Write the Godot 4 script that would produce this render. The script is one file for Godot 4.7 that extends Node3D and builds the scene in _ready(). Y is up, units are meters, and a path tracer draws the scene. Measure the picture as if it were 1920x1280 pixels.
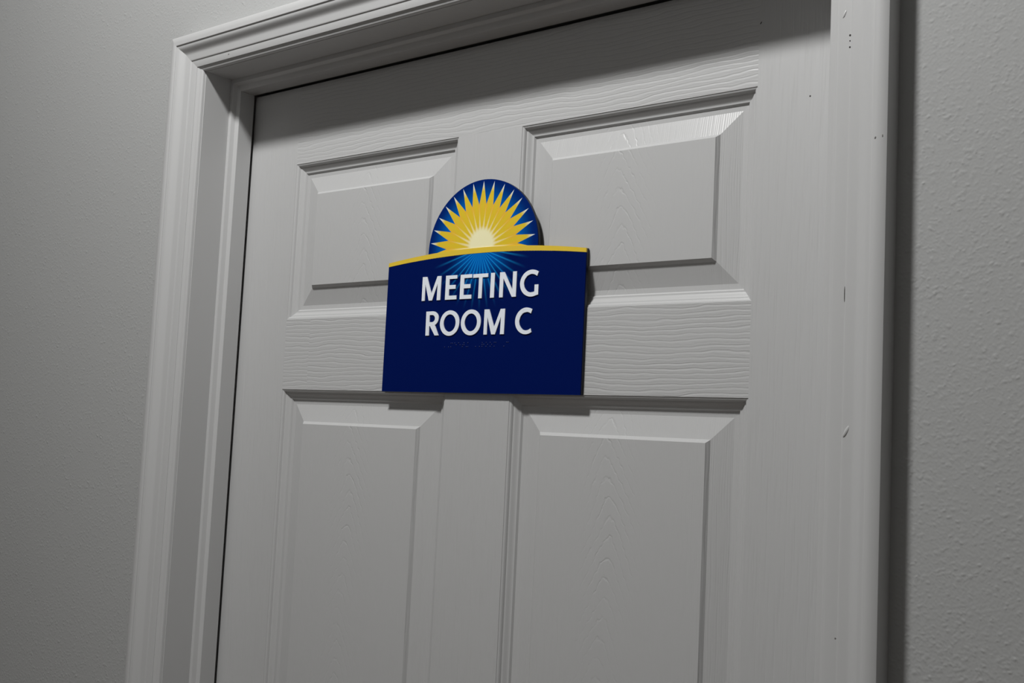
extends Node3D
# A hallway door with a room sign. Lengths in metres. Y0 is the height of the tops of the upper door panels above the floor;
# heights in the builders below are given from that line, x from the middle of the door, z from the face of the door.

const Y0 := 1.923
const WALL_Z := 0.077
const CEIL := 3.02

var paint: StandardMaterial3D
var paint_trim: StandardMaterial3D
var origin := Vector3.ZERO


func _ready() -> void:
	# ---------------------------------------------------------------- camera, sky, light, exposure
	var cam := Camera3D.new()
	cam.name = "camera"
	cam.fov = 34.1177
	cam.near = 0.05
	cam.far = 50.0
	var b := Basis(Vector3.UP, deg_to_rad(38.5537)) * Basis(Vector3.RIGHT, deg_to_rad(4.7934)) * Basis(Vector3.BACK, deg_to_rad(2.7722))
	cam.transform = Transform3D(b, Vector3(0.8467, Y0 - 0.3608, 1.0004))
	add_child(cam)
	cam.current = true

	var env := Environment.new()
	env.background_mode = Environment.BG_COLOR
	env.background_color = Color(0, 0, 0)
	env.ambient_light_source = Environment.AMBIENT_SOURCE_DISABLED
	env.tonemap_mode = Environment.TONE_MAPPER_LINEAR
	env.tonemap_exposure = 1.0
	env.sdfgi_enabled = true
	env.ssao_enabled = true
	env.ssil_enabled = true
	var we := WorldEnvironment.new()
	we.name = "world_environment"
	we.environment = env
	add_child(we)

	build_ceiling_lamp(Vector3(-0.03, CEIL, 0.91), 2.92)

	# ---------------------------------------------------------------- setting
	paint = mat(Color(0.735, 0.735, 0.735), 0.36)
	paint_trim = mat(Color(0.745, 0.745, 0.745), 0.36)
	build_room()
	build_jamb()
	build_casing()
	build_door()

	# ---------------------------------------------------------------- things
	build_sign()
	build_wear()


# ==================================================================== helpers

func mat(c: Color, rough := 0.6) -> StandardMaterial3D:
	var m := StandardMaterial3D.new()
	m.albedo_color = c
	m.roughness = rough
	m.metallic_specular = 0.5
	return m


func normal_mat(c: Color, rough: float, tex: Texture2D, strength := 1.0) -> StandardMaterial3D:
	var m := mat(c, rough)
	m.normal_enabled = true
	m.normal_texture = tex
	m.normal_scale = strength
	return m


func start() -> SurfaceTool:
	var st := SurfaceTool.new()
	st.begin(Mesh.PRIMITIVE_TRIANGLES)
	return st


func build(called: String, st: SurfaceTool, m: Material, parent: Node3D, tangents := false) -> MeshInstance3D:
	if tangents:
		st.generate_tangents()
	var o := MeshInstance3D.new()
	o.name = called
	o.mesh = st.commit()
	o.material_override = m
	o.cast_shadow = GeometryInstance3D.SHADOW_CASTING_SETTING_ON
	parent.add_child(o, true)
	return o


func tag(o: Node, label: String, category: String, kind := "") -> void:
	o.set_meta("label", label)
	o.set_meta("category", category)
	if kind:
		o.set_meta("kind", kind)


func base(called: String, at := Vector3.ZERO) -> Node3D:
	var o := Node3D.new()
	o.name = called
	o.position = at
	add_child(o)
	origin = at
	return o


func V(x: float, y: float, z: float) -> Vector3:
	return Vector3(x, y + Y0, z)


# one triangle whose front faces n; uv is planar: (x, -y) of the door's own axes over span
var span := Vector2(1, 1)
var shift := Vector2.ZERO
var side_uv := false

func vert(st: SurfaceTool, p: Vector3, n: Vector3) -> void:
	st.set_normal(n)
	var u := Vector2(p.x, -(p.y - Y0))
	if side_uv:
		u = Vector2(p.z + p.x, -(p.y - Y0) + p.z)
	st.set_uv((u + shift) / span)
	st.add_vertex(p - origin)


func tri(st: SurfaceTool, a: Vector3, b: Vector3, c: Vector3, na: Vector3, nb: Vector3, nc: Vector3) -> void:
	if (b - a).cross(c - a).dot(na + nb + nc) > 0.0:
		vert(st, a, na); vert(st, c, nc); vert(st, b, nb)
	else:
		vert(st, a, na); vert(st, b, nb); vert(st, c, nc)


func quad(st: SurfaceTool, a: Vector3, b: Vector3, c: Vector3, d: Vector3, n: Vector3) -> void:
	tri(st, a, b, c, n, n, n)
	tri(st, a, c, d, n, n, n)


func box(st: SurfaceTool, lo: Vector3, hi: Vector3) -> void:
	var p := func(i: int) -> Vector3: return Vector3(hi.x if i & 1 else lo.x, hi.y if i & 2 else lo.y, hi.z if i & 4 else lo.z)
	quad(st, p.call(4), p.call(5), p.call(7), p.call(6), Vector3.BACK)
	quad(st, p.call(0), p.call(1), p.call(3), p.call(2), Vector3.FORWARD)
	quad(st, p.call(1), p.call(5), p.call(7), p.call(3), Vector3.RIGHT)
	quad(st, p.call(0), p.call(4), p.call(6), p.call(2), Vector3.LEFT)
	quad(st, p.call(2), p.call(3), p.call(7), p.call(6), Vector3.UP)
	quad(st, p.call(0), p.call(1), p.call(5), p.call(4), Vector3.DOWN)


# a band between two matched polylines; normals are smoothed where the bend is gentle
func loft(st: SurfaceTool, A: Array, B: Array, flip: bool, smooth_deg := 38.0) -> void:
	var n := []
	for i in A.size() - 1:
		var e: Vector3 = (B[i] - A[i])
		if e.length() < 1e-6:
			e = B[i + 1] - A[i + 1]
		var f: Vector3 = (A[i + 1] - A[i]).cross(e).normalized()
		n.append(-f if flip else f)
	for i in A.size() - 1:
		var n0: Vector3 = n[i]
		var n1: Vector3 = n[i]
		if i > 0 and rad_to_deg(n0.angle_to(n[i - 1])) < smooth_deg:
			n0 = (n[i] + n[i - 1]).normalized()
		if i < n.size() - 1 and rad_to_deg(n1.angle_to(n[i + 1])) < smooth_deg:
			n1 = (n[i] + n[i + 1]).normalized()
		tri(st, A[i], A[i + 1], B[i + 1], n0, n1, n1)
		tri(st, A[i], B[i + 1], B[i], n0, n1, n0)


# heights in metres -> a normal map; px is the size of one pixel in metres
func normals(h: PackedFloat32Array, w: int, ht: int, px: float) -> ImageTexture:
	var d := PackedByteArray()
	d.resize(w * ht * 3)
	var k := 0.5 / px
	for y in ht:
		var up := (y - 1 + ht) % ht * w
		var dn := (y + 1) % ht * w
		var row := y * w
		for x in w:
			var dx := (h[row + (x + 1) % w] - h[row + (x - 1 + w) % w]) * k
			var dy := (h[up + x] - h[dn + x]) * k
			var s := 127.5 / sqrt(dx * dx + dy * dy + 1.0)
			var i := (row + x) * 3
			d[i] = int(127.5 - dx * s + 0.5)
			d[i + 1] = int(127.5 - dy * s + 0.5)
			d[i + 2] = int(127.5 + s + 0.5)
	var im := Image.create_from_data(w, ht, false, Image.FORMAT_RGB8, d)
	im.generate_mipmaps(true)
	return ImageTexture.create_from_image(im)


func noise(kind: int, sd: int, freq: float, octaves := 1) -> FastNoiseLite:
	var f := FastNoiseLite.new()
	f.noise_type = kind
	f.seed = sd
	f.frequency = freq
	f.fractal_type = FastNoiseLite.FRACTAL_FBM if octaves > 1 else FastNoiseLite.FRACTAL_NONE
	f.fractal_octaves = octaves
	return f


# ==================================================================== textures

func wall_texture() -> ImageTexture:     # sprayed orange-peel paint: low spatters over a faint nap
	var n := 1024
	var px := 0.72 / n
	var c := noise(FastNoiseLite.TYPE_SIMPLEX_SMOOTH, 5, 0.016, 2).get_seamless_image(n, n)
	var e := noise(FastNoiseLite.TYPE_SIMPLEX_SMOOTH, 31, 0.21, 2).get_seamless_image(n, n)
	c.convert(Image.FORMAT_L8); e.convert(Image.FORMAT_L8)
	var dc := c.get_data()
	var de := e.get_data()
	var h := PackedFloat32Array()
	h.resize(n * n)
	for i in n * n:
		h[i] = 0.00017 * de[i] / 255.0
	var rng := RandomNumberGenerator.new()
	rng.seed = 77
	for k in 34000:
		var cx := rng.randf() * n
		var cy := rng.randf() * n
		if rng.randf() > 0.25 + 0.9 * dc[int(cy) * n + int(cx)] / 255.0:
			continue
		var ra := rng.randf_range(0.0010, 0.0023) / px
		var rb := ra * rng.randf_range(0.4, 0.8)
		var an := rng.randf_range(-0.5, 0.9)
		var top := rng.randf_range(0.00005, 0.00018)
		var ca := cos(an)
		var sa := sin(an)
		var R := int(ra * 1.7) + 1
		for dy in range(-R, R + 1):
			for dx in range(-R, R + 1):
				var u := (dx * ca + dy * sa) / ra
				var v := (dy * ca - dx * sa) / rb
				var q := u * u + v * v
				if q < 2.6:
					var i := (int(cy) + dy + n) % n * n + (int(cx) + dx + n) % n
					h[i] += top * exp(-q * q * 0.9)
	return normals(h, n, n, px)


func rail_texture() -> ImageTexture:     # wood grain running along x, 0.72 by 0.32 m
	var w := 1440
	var ht := 640
	var px := 0.0005
	var warp := noise(FastNoiseLite.TYPE_SIMPLEX_SMOOTH, 3, 1.0, 2)
	var fine := noise(FastNoiseLite.TYPE_SIMPLEX_SMOOTH, 8, 1.0, 2)
	var h := PackedFloat32Array()
	h.resize(w * ht)
	for y in ht:
		for x in w:
			var X := x * px
			var Y := y * px
			var t := (Y + 0.0046 * warp.get_noise_2d(X / 0.22, Y / 0.05) + 0.0014 * fine.get_noise_2d(X / 0.045, Y / 0.016)) / 0.0056
			var k := floorf(t)
			var f := t - k
			var depth := 0.5 + 0.5 * fine.get_noise_2d(k * 7.3, X / 0.2)
			var g := (f - 0.5) * 5.8
			var g2 := (f - 0.12) * 5.8
			h[y * w + x] = -0.00024 * (0.35 + depth) * exp(-g * g * 1.7) - 0.00011 * depth * exp(-g2 * g2 * 3.0) + 0.00004 * fine.get_noise_2d(X / 0.012, Y / 0.0016)
	return normals(h, w, ht, px)


func stile_texture() -> ImageTexture:    # fine upright grain, 0.24 by 0.48 m
	var w := 512
	var ht := 512
	var h := PackedFloat32Array()
	h.resize(w * ht)
	var a := noise(FastNoiseLite.TYPE_SIMPLEX_SMOOTH, 21, 1.0, 2)
	for y in ht:
		for x in w:
			var X := x * 0.24 / w
			var Y := y * 0.48 / ht
			var v := a.get_noise_3d(X / 0.0022, 0.69 * cos(TAU * y / ht), 0.69 * sin(TAU * y / ht))
			h[y * w + x] = -0.00020 * smoothstep(0.0, 0.8, v)
	return normals(h, w, ht, 0.24 / w)


func panel_texture() -> ImageTexture:    # cathedral grain of one panel, 0.32 by 0.64 m
	var w := 800
	var ht := 1600
	var px := 0.0004
	var a := noise(FastNoiseLite.TYPE_SIMPLEX_SMOOTH, 41, 1.0, 2)
	var h := PackedFloat32Array()
	h.resize(w * ht)
	for y in ht:
		for x in w:
			var X := x * px - 0.162
			var Y := y * px
			var xx := X + 0.022 + 0.010 * a.get_noise_2d(3.0, Y / 0.25)
			# upright pores, about two millimetres apart
			var t := (X + 0.0016 * a.get_noise_2d(X / 0.03, Y / 0.12)) / 0.0024
			var k := floorf(t)
			var f := (t - k - 0.5) * 2.4
			var pore := clampf(0.45 + 0.8 * a.get_noise_2d(k * 3.7 + 9.0, Y / 0.09), 0.0, 1.0) * exp(-f * f * 3.2)
			# pointed arches down the middle
			var s := (Y - 2.2 * sqrt(xx * xx + 0.00004) + 0.0035 * a.get_noise_2d(X / 0.008, Y / 0.012)) / 0.021
			var j := floorf(s)
			var g := (s - j - 0.5) * 21.0
			var arch := clampf(0.7 + 0.7 * a.get_noise_2d(j * 5.1 + 2.0, X / 0.01), 0.0, 1.0) * exp(-g * g * 0.55) * exp(-xx * xx / 0.0010)
			h[y * w + x] = -0.00025 * arch * (1.0 - 0.5 * smoothstep(0.14, 0.28, Y)) - 0.00019 * pore * (0.3 + 0.7 * smoothstep(0.04, 0.11, absf(X)))
	return normals(h, w, ht, px)


# ==================================================================== setting

func build_room() -> void:
	var wt := wall_texture()
	var wall := normal_mat(Color(0.668, 0.670, 0.668), 0.75, wt, 1.0)
	var ceil_mat := mat(Color(0.82, 0.82, 0.81), 0.9)
	var carpet := mat(Color(0.36, 0.27, 0.18), 0.95)
	var x0 := -2.8
	var x1 := 2.8
	var zb := 2.3
	span = Vector2(0.72, 0.72)
	var F := -Y0
	var C := CEIL - Y0

	origin = Vector3.ZERO
	var st := start()
	var ox := 0.476
	var oy := 0.144
	box(st, V(x0, F, -0.037), V(-ox, C, WALL_Z))
	box(st, V(ox, F, -0.037), V(x1, C, WALL_Z))
	box(st, V(-ox, oy, -0.037), V(ox, C, WALL_Z))
	var o := build("wall_front", st, wall, self, true)
	tag(o, "light grey orange-peel textured wall around the white door frame", "wall", "structure")

	st = start()
	box(st, V(x0, F, zb), V(x1, C, zb + 0.1))
	o = build("wall_back", st, wall, self, true)
	tag(o, "light grey textured hallway wall facing the door", "wall", "structure")
	side_uv = true
	st = start()
	box(st, V(x0 - 0.1, F, -0.037), V(x0, C, zb + 0.1))
	o = build("wall_left", st, wall, self, true)
	tag(o, "light grey textured wall closing the hallway beyond the left casing", "wall", "structure")
	st = start()
	box(st, V(x1, F, -0.037), V(x1 + 0.1, C, zb + 0.1))
	o = build("wall_right", st, wall, self, true)
	tag(o, "light grey textured wall closing the hallway beyond the right casing", "wall", "structure")
	side_uv = false
	st = start()
	box(st, V(x0 - 0.1, C, -0.037), V(x1 + 0.1, C + 0.1, zb + 0.1))
	o = build("ceiling", st, ceil_mat, self)
	tag(o, "flat white hallway ceiling with one round dome lamp", "ceiling", "structure")
	st = start()
	box(st, V(x0 - 0.1, F - 0.1, -0.6), V(x1 + 0.1, F, zb + 0.1))
	o = build("floor", st, carpet, self)
	tag(o, "dull brown carpeted hallway floor in front of the door", "floor", "structure")


func jamb_stop() -> Array:      # (distance in from the jamb, z)
	return [Vector2(0.0, 0.0385), Vector2(0.0046, 0.0381), Vector2(0.0052, 0.0374), Vector2(0.0064, 0.0332), Vector2(0.0072, 0.0322), Vector2(0.0120, 0.0312), Vector2(0.0131, 0.0302), Vector2(0.0132, 0.0285), Vector2(0.0132, 0.006), Vector2(0.0, 0.006)]


func build_jamb() -> void:
	var root := base("trim_2")
	tag(root, "white painted door jamb with moulded stop lining the recess around the door", "door jamb", "structure")
	var X := 0.459
	var Y := 0.1277
	var zf := 0.0815
	for s in [-1.0, 1.0]:
		var st := start()
		box(st, V(minf(s * X, s * 0.477), -Y0, -0.037), V(maxf(s * X, s * 0.477), 0.1445, zf))
		build("jamb_leg", st, paint_trim, root)
	var st2 := start()
	box(st2, V(-X, Y, -0.037), V(X, 0.1445, zf))
	build("jamb_head", st2, paint_trim, root)
	var pr := jamb_stop()
	for s in [-1.0, 1.0]:
		var A := []
		var B := []
		for q in pr:
			A.append(V(s * (X - q.x), -Y0, q.y))
			B.append(V(s * (X - q.x), Y - q.x * 1.2, q.y))
		var st := start()
		loft(st, A, B, s < 0.0)
		build("stop_leg", st, paint_trim, root)
	var A2 := []
	var B2 := []
	for q in pr:
		A2.append(V(-(X - q.x), Y - q.x * 1.2, q.y))
		B2.append(V(X - q.x, Y - q.x * 1.2, q.y))
	var st3 := start()
	loft(st3, A2, B2, false)
	build("stop_head", st3, paint_trim, root)


func head_y(x: float) -> float:
	var k := [Vector2(0.459, 0.1277), Vector2(0.4644, 0.1312), Vector2(0.470, 0.1340), Vector2(0.482, 0.144), Vector2(0.5065, 0.1672), Vector2(0.519, 0.1803)]
	for i in k.size() - 1:
		if x <= k[i + 1].x:
			return lerpf(k[i].y, k[i + 1].y, (x - k[i].x) / (k[i + 1].x - k[i].x))
	return k[-1].y


func build_casing() -> void:
	var root := base("trim_1")
	tag(root, "white painted moulded casing with mitred corners framing the door", "door casing", "structure")
	var pr := [Vector2(0.4600, 0.0770), Vector2(0.4600, 0.0848), Vector2(0.4606, 0.0860), Vector2(0.4618, 0.0866), Vector2(0.4648, 0.0872), Vector2(0.4658, 0.0874), Vector2(0.4672, 0.0884), Vector2(0.4684, 0.0889),
		Vector2(0.4697, 0.0891), Vector2(0.4699, 0.0900), Vector2(0.4704, 0.0902), Vector2(0.4814, 0.0911), Vector2(0.4819, 0.0920), Vector2(0.4826, 0.0924)]
	for i in 16:
		var t := (i + 1) / 16.0
		pr.append(Vector2(lerpf(0.4826, 0.5058, t), 0.0924 + 0.0032 * t + 0.0052 * smoothstep(0.38, 0.88, t)))
	pr.append_array([Vector2(0.5060, 0.1018), Vector2(0.5066, 0.1023), Vector2(0.511, 0.1025), Vector2(0.516, 0.1019), Vector2(0.5184, 0.1008), Vector2(0.519, 0.0994), Vector2(0.519, WALL_Z)])
	for s in [-1.0, 1.0]:
		var A := []
		var B := []
		for q in pr:
			A.append(V(s * q.x, -Y0, q.y))
			B.append(V(s * q.x, head_y(q.x), q.y))
		var st := start()
		loft(st, A, B, s > 0.0)
		build("casing_leg", st, paint_trim, root)
	var A2 := []
	var B2 := []
	for q in pr:
		A2.append(V(-q.x, head_y(q.x), q.y))
		B2.append(V(q.x, head_y(q.x), q.y))
	var st2 := start()
	loft(st2, A2, B2, true)
	build("casing_head", st2, paint_trim, root)


# ==================================================================== door

func build_door() -> void:
	var root := base("door_1")
	tag(root, "white six-panel moulded door with embossed wood grain, carrying the blue room sign", "door", "structure")
	var rail := normal_mat(paint.albedo_color, 0.40, rail_texture())
	var stile := normal_mat(paint.albedo_color, 0.40, stile_texture())
	var panel := normal_mat(paint.albedo_color, 0.40, panel_texture())
	var W := 0.457
	var h := 0.3492
	var m := 0.0494
	var top := 0.1107
	var bot := -Y0 + 0.01
	var rows := [[0.0, -0.2174], [-0.3135, -0.955], [-1.115, -1.675]]
	var zb := -0.014

	span = Vector2(0.24, 0.48)
	for s in [-1.0, 1.0]:
		var st := start()
		box(st, V(h, bot, -0.035) if s > 0.0 else V(-0.4490, bot, -0.035), V(W, top, 0.0) if s > 0.0 else V(-h, top, 0.0))
		build("stile", st, stile, root, true)
	for r in rows:
		var st := start()
		box(st, V(-m, r[1], zb), V(m, r[0], 0.0))
		build("mullion", st, stile, root, true)
	span = Vector2(0.72, 0.32)
	var edges := [[top, 0.0], [rows[0][1], rows[1][0]], [rows[1][1], rows[2][0]], [rows[2][1], bot]]
	for i in edges.size():
		shift = Vector2(0.36 if i != 1 else 0.30, 0.0)
		var st := start()
		box(st, V(-h, edges[i][1], zb), V(h, edges[i][0], 0.0))
		build("rail", st, rail, root, true)
	shift = Vector2.ZERO
	var core := start()
	box(core, V(-h, bot, -0.035), V(h, top, zb))
	build("core", core, paint, root)

	# the sticking (moulding round a panel) and the raised panel: (distance in from the edge, z)
	var stick := [Vector2(0.0, 0.0), Vector2(0.0004, -0.0007), Vector2(0.0009, -0.0008), Vector2(0.0022, -0.0011), Vector2(0.0032, -0.0020), Vector2(0.0038, -0.0036), Vector2(0.0042, -0.0042), Vector2(0.0052, -0.0043), Vector2(0.0064, -0.0050),
		Vector2(0.0082, -0.0066), Vector2(0.0098, -0.0077), Vector2(0.0108, -0.0080), Vector2(0.0122, -0.0081), Vector2(0.0130, -0.0092), Vector2(0.0140, -0.0104)]
	var raised := [Vector2(0.0140, -0.0104), Vector2(0.0196, -0.0106), Vector2(0.0424, -0.0050), Vector2(0.0460, -0.0008)]
	for r in rows:
		for s in [-1.0, 1.0]:
			var x0 := minf(s * m, s * h)
			var x1 := maxf(s * m, s * h)
			span = Vector2(0.32, 0.64)
			shift = Vector2(-x0, r[0])
			var st := start()
			rings(st, raised, x0, x1, r[1], r[0], 5.0)
			var q: Vector2 = raised[-1]
			quad(st, V(x0 + q.x, r[1] + q.x, q.y), V(x1 - q.x, r[1] + q.x, q.y), V(x1 - q.x, r[0] - q.x, q.y), V(x0 + q.x, r[0] - q.x, q.y), Vector3.BACK)
			var p := build("panel", st, panel, root, true)
			st = start()
			rings(st, stick, x0, x1, r[1], r[0])
			build("moulding", st, paint, p)
	shift = Vector2.ZERO


func rings(st: SurfaceTool, pr: Array, x0: float, x1: float, y0: float, y1: float, smooth_deg := 38.0) -> void:
	var c := [[], [], [], []]
	for q in pr:
		c[0].append(V(x0 + q.x, y0 + q.x, q.y))
		c[1].append(V(x1 - q.x, y0 + q.x, q.y))
		c[2].append(V(x1 - q.x, y1 - q.x, q.y))
		c[3].append(V(x0 + q.x, y1 - q.x, q.y))
	for i in 4:
		loft(st, c[i], c[(i + 1) % 4], true, smooth_deg)


# ==================================================================== ceiling lamp

func turned(pr: Array, at: Vector3, n: int) -> SurfaceTool:      # a profile of (radius, height) turned round the vertical
	var st := start()
	for k in n:
		var P := []
		var Q := []
		for q in pr:
			P.append(at + Vector3(cos(TAU * k / n) * q.x, q.y, sin(TAU * k / n) * q.x))
			Q.append(at + Vector3(cos(TAU * (k + 1) / n) * q.x, q.y, sin(TAU * (k + 1) / n) * q.x))
		loft(st, P, Q, true)
	return st


func build_ceiling_lamp(at: Vector3, energy: float) -> void:
	var root := base("ceiling_light", at)
	tag(root, "round white dome lamp on the hallway ceiling in front of the door", "ceiling light")
	build("pan", turned([Vector2(0.0, 0.0), Vector2(0.128, 0.0), Vector2(0.130, -0.004), Vector2(0.128, -0.016), Vector2(0.122, -0.019), Vector2(0.0, -0.019)], at, 48), mat(Color(0.9, 0.9, 0.9), 0.4), root)
	var dome := []
	for i in 13:
		var t := i / 12.0 * PI / 2
		dome.append(Vector2(0.110 * cos(t), -0.018 - 0.062 * sin(t)))
	var g := mat(Color(0.9, 0.9, 0.9), 0.5)
	g.emission_enabled = true
	g.emission = Color(1.0, 0.99, 0.97)
	g.emission_energy_multiplier = 1.5
	build("lamp_dome", turned(dome, at, 48), g, root)
	var l := SpotLight3D.new()
	l.name = "lamp_glow"
	l.spot_angle = 86.0
	l.spot_angle_attenuation = 0.05
	l.light_size = 0.095
	l.light_color = Color(1.0, 1.0, 0.995)
	l.light_energy = energy
	l.spot_range = 9.0
	l.spot_attenuation = 2.0
	l.shadow_enabled = true
	l.rotation = Vector3(-PI / 2, 0, 0)
	l.position = Vector3(0, -0.045, 0)
	root.add_child(l)


# ==================================================================== sign

const SX0 := -0.1515
const SX1 := 0.1522
const SY0 := -0.3140

func band_top(x: float) -> float:
	return -0.1414 - 0.456 * (x + 0.0005) * (x + 0.0005)

func band_bottom(x: float) -> float:
	return -0.1478 - 0.385 * (x + 0.0005) * (x + 0.0005)


# a flat shape of given outline (counter-clockwise seen from the front) between z0 and z1
func slab(st: SurfaceTool, pts: PackedVector2Array, z0: float, z1: float, back := false) -> void:
	var idx := Geometry2D.triangulate_polygon(pts)
	for i in range(0, idx.size(), 3):
		var a := pts[idx[i]]
		var b := pts[idx[i + 1]]
		var c := pts[idx[i + 2]]
		tri(st, V(a.x, a.y, z1), V(b.x, b.y, z1), V(c.x, c.y, z1), Vector3.BACK, Vector3.BACK, Vector3.BACK)
		if back:
			tri(st, V(a.x, a.y, z0), V(b.x, b.y, z0), V(c.x, c.y, z0), Vector3.FORWARD, Vector3.FORWARD, Vector3.FORWARD)
	walls(st, pts, z0, z1, false)


func walls(st: SurfaceTool, pts: PackedVector2Array, z0: float, z1: float, hole: bool) -> void:
	var ccw := not Geometry2D.is_polygon_clockwise(pts)
	for i in pts.size():
		var a := pts[i]
		var b := pts[(i + 1) % pts.size()]
		var e := b - a
		if e.length() < 1e-7:
			continue
		var n := Vector3(e.y, -e.x, 0).normalized()
		if not ccw:
			n = -n
		if hole:
			n = -n
		quad(st, V(a.x, a.y, z0), V(b.x, b.y, z0), V(b.x, b.y, z1), V(a.x, a.y, z1), n)


# a ring between two matched closed outlines
func ring_slab(st: SurfaceTool, outer: PackedVector2Array, inner: PackedVector2Array, z0: float, z1: float) -> void:
	for i in outer.size():
		var j := (i + 1) % outer.size()
		quad(st, V(outer[i].x, outer[i].y, z1), V(outer[j].x, outer[j].y, z1), V(inner[j].x, inner[j].y, z1), V(inner[i].x, inner[i].y, z1), Vector3.BACK)
	walls(st, outer, z0, z1, false)
	walls(st, inner, z0, z1, true)


func arc(c: Vector2, r: Vector2, a0: float, a1: float, n: int, pw := 1.0) -> PackedVector2Array:
	var p := PackedVector2Array()
	for i in n + 1:
		var a := deg_to_rad(lerpf(a0, a1, float(i) / n))
		var x := cos(a)
		var y := sin(a)
		p.append(c + Vector2(signf(x) * pow(absf(x), pw) * r.x, signf(y) * pow(absf(y), pw) * r.y))
	return p


func pv(a: Array) -> PackedVector2Array:    # millimetres to metres
	var p := PackedVector2Array()
	for i in range(0, a.size(), 2):
		p.append(Vector2(a[i], a[i + 1]) * 0.001)
	return p


func lit(r: float, g: float, b: float) -> Color:     # a colour read off the photograph, freed of the light falling on the sign
	var c := Color(r / 255.0, g / 255.0, b / 255.0).srgb_to_linear()
	return Color(minf(c.r / 0.70, 0.92), minf(c.g / 0.70, 0.92), minf(c.b / 0.70, 0.92))


func print_texture() -> ImageTexture:
	var w := 1216
	var ht := 1024
	var gold := lit(192, 165, 42)
	var orange := lit(204, 150, 52)
	var pale := lit(208, 194, 142)
	var cream := lit(212, 204, 164)
	var tip := lit(196, 204, 206)
	var navy := lit(0, 15, 70)
	var rim := lit(0, 28, 90)
	var sky := lit(0, 88, 168)
	var ray_blue := lit(20, 140, 210)
	var d := PackedByteArray()
	d.resize(w * ht * 3)
	var px := (SX1 - SX0) / w * 1000.0
	var half := deg_to_rad(5.85)
	var T := Vector2(81.4, 0)
	var Vv := Vector2(53.4 * cos(half), 53.4 * sin(half))
	var edge := (T - Vv).normalized()
	var nrm := Vector2(-edge.y, edge.x)
	for y in ht:
		for x in w:
			var X := SX0 * 1000.0 + (x + 0.5) * px
			var Y := -58.0 - (y + 0.5) * px
			var p := Vector2(X + 0.9, Y + 142.5)
			var r := p.length()
			var a := p.angle()
			var c := navy
			if Y > band_bottom(X * 0.001) * 1000.0 - 0.3:
				c = rim.lerp(sky, smoothstep(82.0, 50.0, r))
				var rel := (a - deg_to_rad(8.0)) / (2.0 * half)
				var k := roundf(rel)
				var off := (rel - k) * 2.0 * half
				var f := absf(off)
				var q := Vector2(r * cos(f), r * sin(f))
				var dist := (q - Vv).dot(nrm)
				var inside := clampf(0.5 - dist / px, 0.0, 1.0)
				if k < -0.5 or k > 14.5:
					inside = 1.0 if r < 54.0 else 0.0
				var fl := -139.2 - (absf(X + 0.5) - 52.0) * 0.24
				if absf(X) > 50.0:
					inside = maxf(inside, clampf(0.5 + (fl - Y) / px, 0.0, 1.0))
				var g := gold.lerp(orange, 0.45 * smoothstep(34.0, 50.0, r) * smoothstep(74.0, 54.0, r) * smoothstep(0.1, 0.9, f / half))
				var side := r * sin(maxf(half - f, 0.0))                  # distance to the nearest pale streak
				var sw := lerpf(2.3, 0.8, smoothstep(18.0, 46.0, r))
				g = g.lerp(pale, 0.95 * smoothstep(sw, sw * 0.25, side) * smoothstep(56.0, 22.0, r))
				g = g.lerp(cream, smoothstep(23.0, 15.5, Vector2(p.x - 0.9, p.y - 5.0).length()))
				g = g.lerp(tip, smoothstep(68.0, 81.0, r))
				c = c.lerp(g, inside)
			else:
				var s := 0.5 + 0.5 * cos(a / half * PI * 1.22 + 1.0)
				s = pow(s, 7.0)
				var reach := 1.0 - smoothstep(14.0, 62.0 + 16.0 * sin(a * 9.0), r)
				c = navy.lerp(sky, 0.8 * reach * smoothstep(68.0, 10.0, r))
				c = c.lerp(ray_blue, 0.9 * s * smoothstep(78.0, 6.0, r))
			c = c.linear_to_srgb()
			var i := (y * w + x) * 3
			d[i] = int(c.r * 255.0 + 0.5)
			d[i + 1] = int(c.g * 255.0 + 0.5)
			d[i + 2] = int(c.b * 255.0 + 0.5)
	var im := Image.create_from_data(w, ht, false, Image.FORMAT_RGB8, d)
	im.generate_mipmaps()
	return ImageTexture.create_from_image(im)


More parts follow.
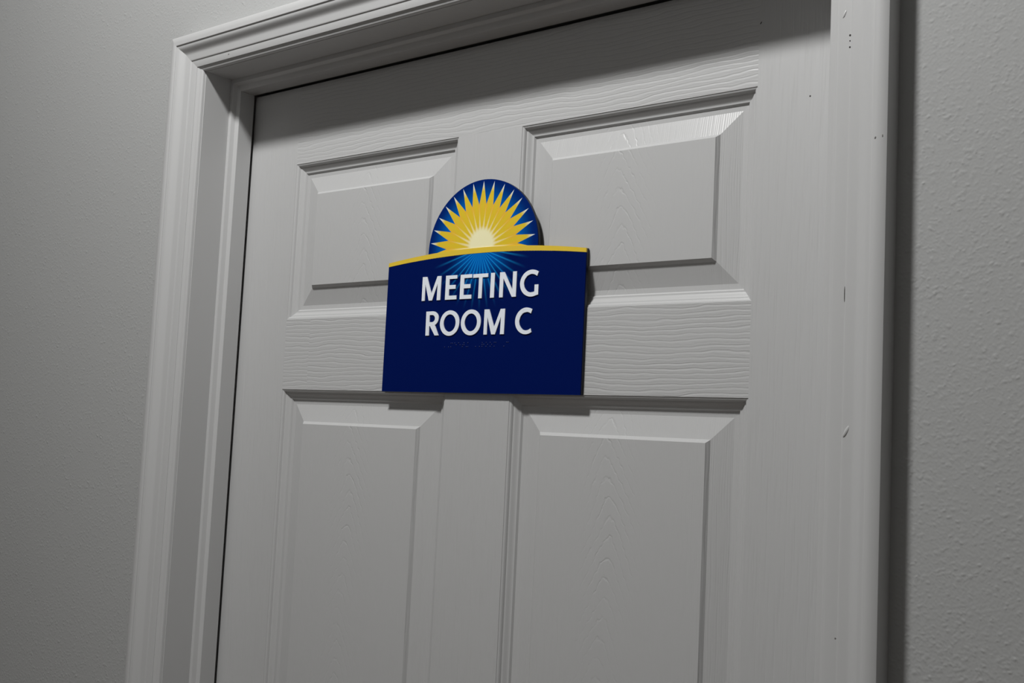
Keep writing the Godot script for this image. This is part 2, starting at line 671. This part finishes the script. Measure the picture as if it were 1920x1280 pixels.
func build_sign() -> void:
	var root := base("room_sign", V(0, SY0, 0))
	tag(root, "blue and yellow sign with a rising sun, reading MEETING ROOM C, mounted on the door", "sign")
	var tex := print_texture()
	var face := mat(Color.WHITE, 0.5)
	face.albedo_texture = tex
	face.metallic_specular = 0.15
	var w_mm := (SX1 - SX0)
	span = Vector2(w_mm, w_mm * 1024.0 / 1216.0)
	shift = Vector2(-SX0, -0.058)
	var edge := mat(Color(0.03, 0.045, 0.10), 0.5)
	var gold := mat(lit(196, 167, 46).linear_to_srgb(), 0.5)
	var white := mat(Color(0.935, 0.955, 0.985), 0.5)
	var z1 := 0.0038
	var z2 := 0.0056

	# backing board
	var pts := PackedVector2Array()
	pts.append(Vector2(SX0, SY0)); pts.append(Vector2(SX1, SY0))
	for i in 9:
		var x := lerpf(SX1, 0.0843, i / 8.0)
		pts.append(Vector2(x, band_top(x)))
	pts.append_array(arc(Vector2(-0.0002, -0.1439), Vector2(0.0846, 0.0848), 0.0, 180.0, 64))
	for i in 9:
		var x := lerpf(-0.0847, SX0, i / 8.0)
		pts.append(Vector2(x, band_top(x)))
	var st := start()
	slab(st, pts, 0.0002, z1, true)
	build("backing_board", st, edge, root)

	# half-round sun plate
	var dome := arc(Vector2(-0.0002, -0.1439), Vector2(0.0845, 0.0847), 0.0, 180.0, 72)
	for i in 13:
		var x := lerpf(-0.0846, 0.0843, i / 12.0)
		dome.append(Vector2(x, band_bottom(x) + 0.001))
	st = start()
	slab(st, dome, z1, z2 - 0.0004)
	var sun := build("sun_plate", st, face, root)
	sun.set_meta("label", "half-round plate printed with a golden sun on blue")

	# name panel
	var low := PackedVector2Array()
	low.append(Vector2(SX0, SY0)); low.append(Vector2(SX1, SY0))
	for i in 25:
		var x := lerpf(SX1, SX0, i / 24.0)
		low.append(Vector2(x, band_bottom(x)))
	st = start()
	slab(st, low, z1, z2)
	var np := build("name_panel", st, face, root)
	np.set_meta("label", "dark blue panel carrying the white raised letters")

	# yellow band
	var A := []
	var B := []
	var band := PackedVector2Array()
	for i in 25:
		var x := lerpf(SX0, SX1, i / 24.0)
		band.append(Vector2(x, band_bottom(x)))
	for i in 25:
		var x := lerpf(SX1, SX0, i / 24.0)
		band.append(Vector2(x, band_top(x)))
	st = start()
	slab(st, band, z1, z2 + 0.0003)
	var yb := build("yellow_band", st, gold, root)
	yb.set_meta("label", "curved yellow band above the lettering")

	# raised letters, outlines in millimetres
	var L := []
	var M := [0, 0, 0, 29.6, 7.2, 29.6, 15.6, 8.6, 24.4, 29.6, 31.0, 29.6, 30.7, 0, 24.9, 0, 25.3, 20.6, 17.3, 0, 11.8, 0, 5.0, 20.6, 5.1, 0]
	var E := [0, 0, 0, 29.4, 18.2, 29.4, 18.2, 25.1, 6.0, 25.1, 6.0, 17.6, 16.3, 17.6, 16.3, 12.8, 5.9, 12.8, 5.9, 4.8, 18.4, 4.8, 18.4, 0]
	var Tt := [9.2, 0, 9.2, 24.8, 0, 24.8, 0, 29.2, 23.1, 29.2, 23.1, 24.8, 14.6, 24.8, 14.6, 0]
	var I := [0, 0, 0, 29.3, 6.0, 29.3, 6.0, 0]
	var N := [0, 0, 0, 29.5, 6.7, 29.5, 19.3, 8.0, 19.3, 29.5, 24.9, 29.5, 24.9, 0, 18.9, 0, 5.5, 22.2, 5.5, 0]
	for it in [[M, -90.6, -202.1], [E, -52.2, -202.1], [E, -28.7, -202.2], [Tt, -8.9, -202.3], [I, 18.4, -202.3], [N, 32.1, -202.5], [M, 11.3, -245.5]]:
		var a := []
		for i in range(0, it[0].size(), 2):
			a.append(it[0][i] + it[1]); a.append(it[0][i + 1] + it[2])
		L.append([it[1] + (1000 if it[2] < -240 else 0), pv(a), null])
	# G and C: an outer and an inner arc
	var gp := arc(Vector2(0.0790, -0.1878), Vector2(0.0166, 0.0155), 55.0, 293.0, 40)
	gp.append_array(pv([89.0, -201.2, 89.0, -189.7, 83.5, -189.7, 83.5, -197.5]))
	var gi := arc(Vector2(0.0790, -0.1878), Vector2(0.0110, 0.0106), 293.0, 48.0, 34)
	gp.append_array(gi)
	L.append([62.0, gp, null])
	var cp := arc(Vector2(0.0735, -0.2309), Vector2(0.0157, 0.0153), 58.0, 302.0, 40)
	cp.append_array(arc(Vector2(0.0740, -0.2312), Vector2(0.0103, 0.0106), 308.0, 54.0, 34))
	L.append([1058.0, cp, null])
	for cx in [-0.0426, -0.0091]:
		L.append([1000.0 + cx * 1000.0, arc(Vector2(cx, -0.2306), Vector2(0.0155, 0.0154), 0, 351, 39), arc(Vector2(cx, -0.2306), Vector2(0.0097, 0.0106), 0, 351, 39)])
	L.sort_custom(func(p, q): return p[0] < q[0])
	var zt := z2 + 0.0011
	var made_r := false
	for l in L:
		if l[0] > 500.0 and not made_r:
			made_r = true
			st = start()
			var o1 := pv([-81.3, -233.5, -81.5, -215.6, -74.0, -215.5])
			o1.append_array(arc(Vector2(-0.0715, -0.2244), Vector2(0.0107, 0.0090), 90, -90, 14))
			o1.append_array(pv([-75.6, -233.5]))
			var i1 := pv([-75.6, -228.7, -75.7, -220.0, -74.0, -220.0])
			i1.append_array(arc(Vector2(-0.0715, -0.22435), Vector2(0.0048, 0.00435), 90, -90, 14))
			i1.append_array(pv([-75.6, -228.7]))
			ring_slab(st, o1, i1, z2, zt)
			slab(st, pv([-81.1, -245.1, -81.3, -233.5, -75.6, -233.5, -75.4, -245.1]), z2, zt)
			slab(st, pv([-74.4, -233.45, -71.5, -233.42, -69.0, -233.2, -66.6, -232.45, -59.8, -245.1, -66.0, -245.1]), z2, zt)
			build("letter", st, white, root)
		st = start()
		if l[2] == null:
			slab(st, l[1], z2, zt)
		else:
			ring_slab(st, l[1], l[2], z2, zt)
		build("letter", st, white, root)

	# braille line: dots of each cell, numbered 1-6
	var cells := ["6", "6", "134", "15", "15", "2345", "346", "", "6", "6", "1235", "135", "135", "134", "", "6", "14"]
	st = start()
	for k in cells.size():
		for ch in cells[k]:
			var dn := int(ch) - 1
			var bx := -51.6 + 6.1 * k + (2.3 if dn > 2 else 0.0)
			var by := -254.9 - 2.3 * (dn % 3)
			dot(st, Vector2(bx, by) * 0.001, 0.00075, 0.0006, z2)
	var navy := mat(lit(2, 20, 76).linear_to_srgb(), 0.4)
	var br := build("braille_dots", st, navy, root)
	br.set_meta("kind", "stuff")
	shift = Vector2.ZERO


func dot(st: SurfaceTool, c: Vector2, r: float, hgt: float, z: float) -> void:
	var n := 10
	for k in n:
		var P := []
		var Q := []
		for j in 4:
			var t := j / 3.0 * PI / 2
			P.append(V(c.x + cos(TAU * k / n) * r * cos(t), c.y + sin(TAU * k / n) * r * cos(t), z + hgt * sin(t)))
			Q.append(V(c.x + cos(TAU * (k + 1) / n) * r * cos(t), c.y + sin(TAU * (k + 1) / n) * r * cos(t), z + hgt * sin(t)))
		loft(st, P, Q, true, 60.0)


# ==================================================================== wear: nail holes, chips and runs in the paint

func speck(called: String, at: Vector3, size: Vector2, deg: float, rise: float, m: Material, parent: Node3D) -> void:
	var st := start()
	var n := 12
	var R := Basis(Vector3.BACK, deg_to_rad(deg))
	for k in n:
		var P := []
		var Q := []
		for j in 4:
			var t := j / 3.0 * PI / 2
			for e in 2:
				var a := TAU * (k + e) / n
				var p := at + R * Vector3(cos(a) * size.x * cos(t), sin(a) * size.y * cos(t), rise * sin(t))
				(Q if e else P).append(p)
		loft(st, P, Q, true, 70.0)
	build(called, st, m, parent)


func build_wear() -> void:
	origin = Vector3.ZERO
	var dark := mat(Color(0.20, 0.19, 0.18), 0.8)
	var grey := mat(Color(0.42, 0.41, 0.40), 0.7)
	var casing := get_node("trim_1") as Node3D
	var door := get_node("door_1") as Node3D
	for q in [[-0.0013, 0.0009], [-0.0063, 0.0006], [-0.0119, 0.0008]]:
		speck("nail_hole", V(0.4806, q[0], 0.0912), Vector2(q[1], q[1]), 0, 0.0002, dark, casing)
	speck("nail_hole", V(0.5090, -0.0985, 0.1025), Vector2(0.0007, 0.0011), -20, 0.0002, grey, casing)
	speck("nail_hole", V(0.5150, -0.0975, 0.1021), Vector2(0.0004, 0.0012), 0, 0.0002, grey, casing)
	speck("nail_hole", V(-0.3985, head_y(0.4765), 0.0907), Vector2(0.0016, 0.0008), 25, 0.0002, grey, casing)
	speck("nail_hole", V(0.4800, -0.5160, 0.0910), Vector2(0.0008, 0.0008), 0, 0.0002, grey, casing)
	speck("paint_crack", V(0.4811, -0.2280, 0.0912), Vector2(0.0004, 0.0070), 0, 0.0002, dark, casing)
	speck("paint_run", V(0.4752, 0.0190, 0.0905), Vector2(0.0012, 0.0040), -25, 0.0006, paint_trim, casing)
	speck("paint_run", V(0.4862, -0.3440, 0.0926), Vector2(0.0018, 0.0062), -28, 0.0010, paint_trim, casing)
	speck("pinhole", V(0.4052, -0.0188, 0.0), Vector2(0.0009, 0.0009), 0, 0.0002, dark, door)
	speck("scuff_mark", V(0.3508, 0.0652, 0.0), Vector2(0.0006, 0.0016), -35, 0.0002, dark, door)
